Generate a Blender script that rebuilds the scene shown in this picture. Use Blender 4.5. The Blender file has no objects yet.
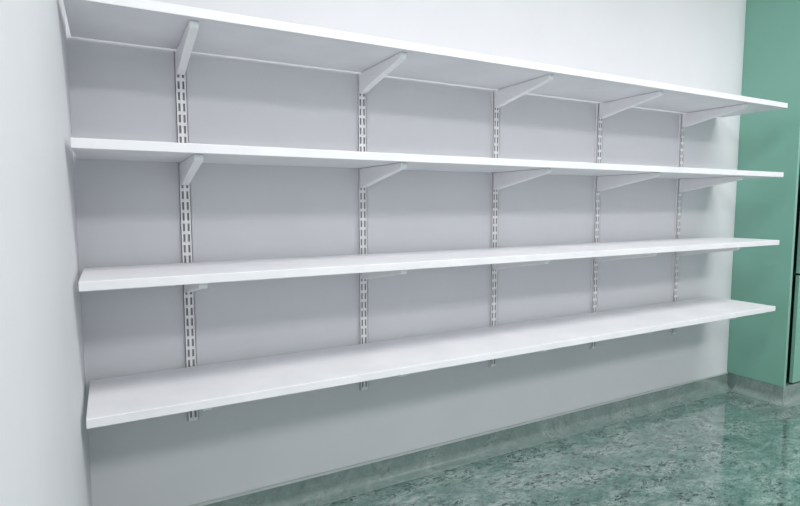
import bpy, bmesh, math, random
from mathutils import Matrix, Vector
random.seed(4)
# ---------------- measured layout (metres) ----------------
F=539.63; YAW=0.49457; PITCH=0.0885; ROLL=-0.00235
CAM=Vector((0.06594,-1.73901,1.03108))
L=2.881; D=0.337; U0=0.270; US=0.5804; Z4=0.541; SP=0.32; T=0.023
XW=-0.0115; XC=3.092; HB=0.0907; CD=0.292
H=2.60; YF=-4.6; XR=5.2
col=bpy.context.scene.collection
bpy.context.scene.view_settings.view_transform='Standard'

# ---------------- materials ----------------
def mat(name,base=(0.8,0.8,0.8),rough=0.5,spec=0.5,metal=0.0):
    m=bpy.data.materials.new(name); m.use_nodes=True
    b=m.node_tree.nodes['Principled BSDF']
    b.inputs['Base Color'].default_value=(*base,1); b.inputs['Roughness'].default_value=rough
    b.inputs['Specular IOR Level'].default_value=spec; b.inputs['Metallic'].default_value=metal
    return m,m.node_tree,b
def N(nt,t,**k):
    n=nt.nodes.new(t)
    for a,v in k.items(): setattr(n,a,v)
    return n
def noise(nt,vec,scale,detail=4,rough=0.5,dist=0.0):
    n=N(nt,'ShaderNodeTexNoise'); n.inputs['Scale'].default_value=scale; n.inputs['Detail'].default_value=detail
    n.inputs['Roughness'].default_value=rough; n.inputs['Distortion'].default_value=dist
    nt.links.new(vec,n.inputs['Vector']); return n.outputs['Fac']
def ramp(nt,fac,stops):
    r=N(nt,'ShaderNodeValToRGB'); e=r.color_ramp.elements
    while len(e)<len(stops): e.new(0.5)
    for el,(p,c) in zip(e,stops):
        el.position=p; el.color=(*c,1) if len(c)==3 else c
    nt.links.new(fac,r.inputs['Fac']); return r.outputs['Color']
def mix(nt,fac,a,b,blend='MIX'):
    m=N(nt,'ShaderNodeMix',data_type='RGBA',blend_type=blend)
    if isinstance(fac,(int,float)): m.inputs[0].default_value=fac
    else: nt.links.new(fac,m.inputs[0])
    for i,v in ((6,a),(7,b)):
        if isinstance(v,tuple): m.inputs[i].default_value=(*v,1)
        else: nt.links.new(v,m.inputs[i])
    return m.outputs[2]
def bump(nt,b,h,strength,dist=0.002):
    n=N(nt,'ShaderNodeBump'); n.inputs['Strength'].default_value=strength; n.inputs['Distance'].default_value=dist
    nt.links.new(h,n.inputs['Height']); nt.links.new(n.outputs['Normal'],b.inputs['Normal'])
def mottled(name,c1,c2,scale,rough,spec=0.5,bs=0.0,bscale=300):
    m,nt,b=mat(name,c1,rough,spec)
    tc=N(nt,'ShaderNodeTexCoord').outputs['Object']
    nt.links.new(ramp(nt,noise(nt,tc,scale,5,0.55),[(0.3,c1),(0.7,c2)]),b.inputs['Base Color'])
    if bs: bump(nt,b,noise(nt,tc,bscale,3),bs,0.0008)
    return m
M_wall=mottled('painted_wall',(0.685,0.695,0.725),(0.715,0.725,0.755),3.0,0.6,0.2,0.15,180)
M_ceil=mottled('ceiling_paint',(0.74,0.74,0.74),(0.76,0.76,0.76),2.0,0.8)
M_shelf=mottled('white_melamine',(0.74,0.745,0.78),(0.82,0.82,0.85),6.0,0.42,0.4)
M_metal=mottled('white_powder_coat',(0.90,0.90,0.92),(0.92,0.92,0.94),20.0,0.38,0.5)
M_slot=mottled('slot_painted_shade',(0.34,0.34,0.36),(0.38,0.38,0.40),30.0,0.6,0.3)  # grey albedo painted to stand in for shade inside the upright channel
M_green=mottled('mint_laminate',(0.20,0.43,0.34),(0.215,0.45,0.355),2.5,0.22,0.55)
M_gap=mottled('black_gap',(0.008,0.008,0.008),(0.012,0.012,0.012),8.0,0.6)
M_lampf=mottled('lamp_housing',(0.8,0.8,0.8),(0.82,0.82,0.82),8.0,0.5)
M_lip=mottled('skirting_capping_strip',(0.50,0.57,0.55),(0.54,0.60,0.58),12.0,0.35,0.5)

def lino(name,light=0.0,rough=0.14,coat=1.0):
    m,nt,b=mat(name,rough=rough,spec=0.5)
    b.inputs['Coat Weight'].default_value=coat; b.inputs['Coat Roughness'].default_value=0.06
    b.inputs['Coat IOR'].default_value=1.7
    tc=N(nt,'ShaderNodeTexCoord').outputs['Object']
    mp=N(nt,'ShaderNodeMapping'); mp.inputs['Rotation'].default_value=(0,0,0.5); mp.inputs['Scale'].default_value=(1.0,1.8,1.0)
    nt.links.new(tc,mp.inputs['Vector']); v=mp.outputs['Vector']
    base=ramp(nt,noise(nt,v,6,6,0.65,0.8),[(0.32,(0.085,0.165,0.145)),(0.5,(0.16,0.245,0.225)),(0.64,(0.28,0.355,0.335))])
    fine=ramp(nt,noise(nt,v,40,6,0.8,1.0),[(0.40,(0.60,0.64,0.63)),(0.58,(1.2,1.2,1.2))])
    base=mix(nt,1.0,base,fine,'MULTIPLY')
    sp=ramp(nt,noise(nt,v,32,6,0.8,1.0),[(0.53,(0,0,0)),(0.56,(1,1,1))])
    gate=ramp(nt,noise(nt,v,6,4,0.6),[(0.45,(0,0,0)),(0.55,(1,1,1))])
    f=mix(nt,1.0,sp,gate,'MULTIPLY')
    base=mix(nt,f,base,(0.012,0.036,0.033))
    if light: base=mix(nt,light,base,(0.25,0.315,0.295))
    nt.links.new(base,b.inputs['Base Color'])
    bump(nt,b,noise(nt,tc,10,2),0.05,0.002)
    return m
M_floor=lino('marbled_linoleum')
M_skirt=lino('coved_linoleum_skirting',0.6,0.22,0.5)

# ---------------- mesh helpers ----------------
def obj_from_bm(name,bm,m,parent=None,bevel=0.0,smooth=False):
    bmesh.ops.recalc_face_normals(bm,faces=bm.faces)
    me=bpy.data.meshes.new(name); bm.to_mesh(me); bm.free()
    for mm in (m if isinstance(m,(list,tuple)) else [m]): me.materials.append(mm)
    o=bpy.data.objects.new(name,me); col.objects.link(o)
    if parent: o.parent=parent
    if smooth:
        for p in me.polygons: p.use_smooth=True
    if bevel:
        b=o.modifiers.new('bevel','BEVEL'); b.width=bevel; b.segments=2; b.limit_method='ANGLE'
    return o
def addbox(bm,x0,x1,y0,y1,z0,z1,mi=0):
    vs=[bm.verts.new((x,y,z)) for x in (x0,x1) for y in (y0,y1) for z in (z0,z1)]
    for f in ((0,1,3,2),(4,6,7,5),(0,4,5,1),(2,3,7,6),(0,2,6,4),(1,5,7,3)):
        fc=bm.faces.new([vs[i] for i in f]); fc.material_index=mi
def box(name,x0,x1,y0,y1,z0,z1,m,parent=None,bevel=0.0):
    bm=bmesh.new(); addbox(bm,x0,x1,y0,y1,z0,z1); return obj_from_bm(name,bm,m,parent,bevel)
def prism(bm,prof,axis,a0,a1,mi=0):
    mk=(lambda a,p,q:(a,p,q)) if axis=='x' else (lambda a,p,q:(p,a,q))
    A=[bm.verts.new(mk(a0,p,q)) for p,q in prof]; B=[bm.verts.new(mk(a1,p,q)) for p,q in prof]
    n=len(prof)
    for i in range(n):
        f=bm.faces.new((A[i],A[(i+1)%n],B[(i+1)%n],B[i])); f.material_index=mi
    bm.faces.new(A[::-1]).material_index=mi; bm.faces.new(B).material_index=mi
def empty(name,loc=(0,0,0)):
    e=bpy.data.objects.new(name,None); col.objects.link(e); e.empty_display_size=0.1; return e

# ---------------- room shell ----------------
box('floor',XW-0.1,XR+0.1,YF-0.1,0.1,-0.1,0.0,M_floor)
box('ceiling',XW-0.1,XR+0.1,YF-0.1,0.1,H,H+0.1,M_ceil)
box('wall_back',XW-0.1,XR+0.1,0.0,0.1,0,H,M_wall)
box('wall_left',XW-0.1,XW,YF,0.0,0,H,M_wall)
box('wall_right',XR,XR+0.1,YF,0.0,0,H,M_wall)
box('wall_front',XW-0.1,XR+0.1,YF-0.1,YF,0,H,M_wall)

def cove(h=HB,t=0.006,r=0.035):
    pr=[(0.0005,0.0005),(0.0005,h),(t*0.6,h),(t,h-0.002)]
    for i in range(9):
        a=i/8*math.pi/2
        pr.append((t+r-r*math.cos(a),0.0025+r-r*math.sin(a)))
    pr.append((t+r+0.004,0.0008))
    return pr
bm=bmesh.new(); prism(bm,[(-p,q) for p,q in cove()],'x',XW+0.001,XC-0.001)
addbox(bm,XW+0.001,XC-0.001,-0.0085,-0.0005,HB-0.005,HB+0.003,1)
obj_from_bm('baseboard_back',bm,[M_skirt,M_lip])
bm=bmesh.new(); prism(bm,[(XW+p,q) for p,q in cove()],'y',YF+0.01,-0.045)
addbox(bm,XW+0.0005,XW+0.0085,YF+0.01,-0.012,HB-0.005,HB+0.003,1)
obj_from_bm('baseboard_left',bm,[M_skirt,M_lip])

# ---------------- shelving unit ----------------
unit=empty('wall_mounted_shelving_unit')
UD=0.013; UW=0.031
ztop=Z4+3*SP-T-0.001; zbot=0.369
def upright(i):
    x=U0+US*i; bm=bmesh.new()
    h=UW/2; cw=0.0060; rib=0.007
    addbox(bm,x-h,x-h+0.0018,-UD,-0.0003,zbot,ztop)
    addbox(bm,x+h-0.0018,x+h,-UD,-0.0003,zbot,ztop)
    yf0,yf1=-UD,-UD+0.0016
    addbox(bm,x-h,x-h+cw,yf0,yf1,zbot,ztop)
    addbox(bm,x+h-cw,x+h,yf0,yf1,zbot,ztop)
    addbox(bm,x-rib/2,x+rib/2,yf0,yf1,zbot,ztop)
    p=0.032; slot=0.0225
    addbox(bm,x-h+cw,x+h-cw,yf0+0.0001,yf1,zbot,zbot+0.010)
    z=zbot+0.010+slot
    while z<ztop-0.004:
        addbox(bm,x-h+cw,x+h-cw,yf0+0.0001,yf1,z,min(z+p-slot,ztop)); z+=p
    addbox(bm,x-h+0.002,x+h-0.002,-0.0075,-0.0065,zbot+0.002,ztop-0.002,1)  # added strip behind the slots, carries the painted channel shade
    for zz in (zbot+0.047,(zbot+ztop)/2,ztop-0.05):
        bmesh.ops.create_cone(bm,cap_ends=True,segments=12,radius1=0.005,radius2=0.003,depth=0.002,
            matrix=Matrix.Translation((x,-UD-0.001,zz))@Matrix.Rotation(math.pi/2,4,'X'))
    return obj_from_bm(f'upright_{i+1}',bm,[M_metal,M_slot],unit)
for i in range(5): upright(i)
zs=[Z4+(3-k)*SP for k in range(4)]
n=0
for k,z in enumerate(zs):
    bm=bmesh.new(); addbox(bm,0.0,L,-D,-0.028 if k==0 else -0.018,z-T,z)
    obj_from_bm(f'shelf_board_{k+1}',bm,M_shelf,unit,0.0015)
    for i in range(5):
        n+=1; x=U0+US*i; zt=z-T-0.0008; w=0.011
        prof=[(-UD-0.0005,zt),(-UD-0.0005,zt-0.066),(-UD-0.022,zt-0.064)]
        for s in range(1,9):
            u=s/8; y=-UD-0.022-u*(0.270)
            prof.append((y,zt-0.064+0.048*(u**0.92)))
        prof+=[(-UD-0.300,zt-0.008),(-UD-0.300,zt)]
        bm=bmesh.new(); prism(bm,prof,'x',x-w,x+w)
        for hx in (-0.007,0.007):
            addbox(bm,x+hx-0.0015,x+hx+0.0015,-UD-0.002,-UD+0.004,zt-0.055,zt-0.045)
        obj_from_bm(f'bracket_{n}',bm,M_metal,unit,0.0022)

# ---------------- tall cabinet ----------------
cab=empty('tall_cabinet')
CW=1.2; CT=2.42
box('side_panel_left',XC,XC+0.02,-CD,-0.001,HB,CT,M_green,cab,0.001)
box('side_panel_right',XC+CW-0.02,XC+CW,-CD,-0.001,HB,CT,M_green,cab,0.001)
box('carcass',XC+0.021,XC+CW-0.021,-CD+0.03,-0.001,HB,CT-0.001,M_gap,cab)
box('top_panel',XC,XC+CW,-CD,-0.001,CT,CT+0.02,M_green,cab,0.001)
DX=XC+0.078
box('door_lower_1',DX,XC+0.61,-CD-0.004,-CD+0.014,HB+0.01,0.665,M_green,cab,0.0015)
box('door_lower_2',XC+0.614,XC+CW-0.004,-CD-0.004,-CD+0.014,HB+0.01,0.665,M_green,cab,0.0015)
box('door_upper_1',DX,XC+0.61,-CD-0.004,-CD+0.014,0.677,CT-0.004,M_green,cab,0.0015)
box('door_upper_2',XC+0.614,XC+CW-0.004,-CD-0.004,-CD+0.014,0.677,CT-0.004,M_green,cab,0.0015)
for j,(hx,z0,z1) in enumerate(((XC+0.57,0.90,1.10),(XC+0.655,0.90,1.10),(XC+0.57,0.48,0.62),(XC+0.655,0.48,0.62))):
    bm=bmesh.new()
    addbox(bm,hx-0.005,hx+0.005,-CD-0.034,-CD-0.026,z0,z1)
    addbox(bm,hx-0.004,hx+0.004,-CD-0.028,-CD-0.004,z0+0.005,z0+0.015)
    addbox(bm,hx-0.004,hx+0.004,-CD-0.028,-CD-0.004,z1-0.015,z1-0.005)
    obj_from_bm(f'handle_{j+1}',bm,M_metal,cab,0.001)
box('plinth',XC+0.006,XC+CW,-CD+0.006,-0.001,0.001,HB-0.0005,M_skirt,cab)
pr=cove(HB-0.001)
bm=bmesh.new()
path=[]
for p,q in pr:
    path.append([(XC+0.006-p,-0.045,q),(XC+0.006-p,-CD+0.006-p,q),(XC+CW,-CD+0.006-p,q)])
V=[[bm.verts.new(c) for c in row] for row in path]
for a in range(len(V)):
    b=(a+1)%len(V)
    for s in range(2):
        bm.faces.new((V[a][s],V[b][s],V[b][s+1],V[a][s+1]))
bm.faces.new([r[0] for r in V]); bm.faces.new([r[2] for r in V][::-1])
obj_from_bm('baseboard_cabinet',bm,M_skirt)

# ---------------- ceiling lamps ----------------
def lampmat():
    m,nt,b=mat('lamp_diffuser',(0.9,0.9,0.9),0.4)
    b.inputs['Emission Color'].default_value=(1,0.99,0.97,1); b.inputs['Emission Strength'].default_value=3.0
    return m
M_diff=lampmat()
def lamp(x,y,power,sx=1.2,sy=0.6):
    e=empty('ceiling_light')
    bm=bmesh.new()
    for a in ((x-sx/2-.02,x+sx/2+.02,y-sy/2-.02,y-sy/2),(x-sx/2-.02,x+sx/2+.02,y+sy/2,y+sy/2+.02),
              (x-sx/2-.02,x-sx/2,y-sy/2,y+sy/2),(x+sx/2,x+sx/2+.02,y-sy/2,y+sy/2)):
        addbox(bm,*a,H-0.05,H-0.0005)
    obj_from_bm('frame',bm,M_lampf,e)
    box('diffuser',x-sx/2+.001,x+sx/2-.001,y-sy/2+.001,y+sy/2-.001,H-0.03,H-0.02,M_diff,e)
    l=bpy.data.lights.new('panel_light','AREA'); l.shape='RECTANGLE'; l.size=sx; l.size_y=sy; l.energy=power; l.color=(1,0.99,0.98)
    o=bpy.data.objects.new('panel_light',l); col.objects.link(o); o.location=(x,y,H-0.055); o.parent=e
for x in (0.9,2.9): 
    lamp(x,-1.6,27); lamp(x,-3.2,27)

w=bpy.data.worlds.new('world'); bpy.context.scene.world=w; w.use_nodes=True
w.node_tree.nodes['Background'].inputs['Color'].default_value=(0.8,0.85,0.9,1)
w.node_tree.nodes['Background'].inputs['Strength'].default_value=0.3

# ---------------- camera ----------------
fw=Vector((math.sin(YAW)*math.cos(PITCH),math.cos(YAW)*math.cos(PITCH),-math.sin(PITCH)))
r=Vector((math.cos(YAW),-math.sin(YAW),0)); u=r.cross(fw)
r2=r*math.cos(ROLL)+u*math.sin(ROLL); u2=-r*math.sin(ROLL)+u*math.cos(ROLL)
cd=bpy.data.cameras.new('camera'); cam=bpy.data.objects.new('camera',cd); col.objects.link(cam)
cd.sensor_fit='HORIZONTAL'; cd.sensor_width=36; cd.lens=F*36/800; cd.clip_start=0.01
R=Matrix((r2,u2,-fw)).transposed().to_4x4(); R.translation=CAM; cam.matrix_world=R
bpy.context.scene.camera=cam
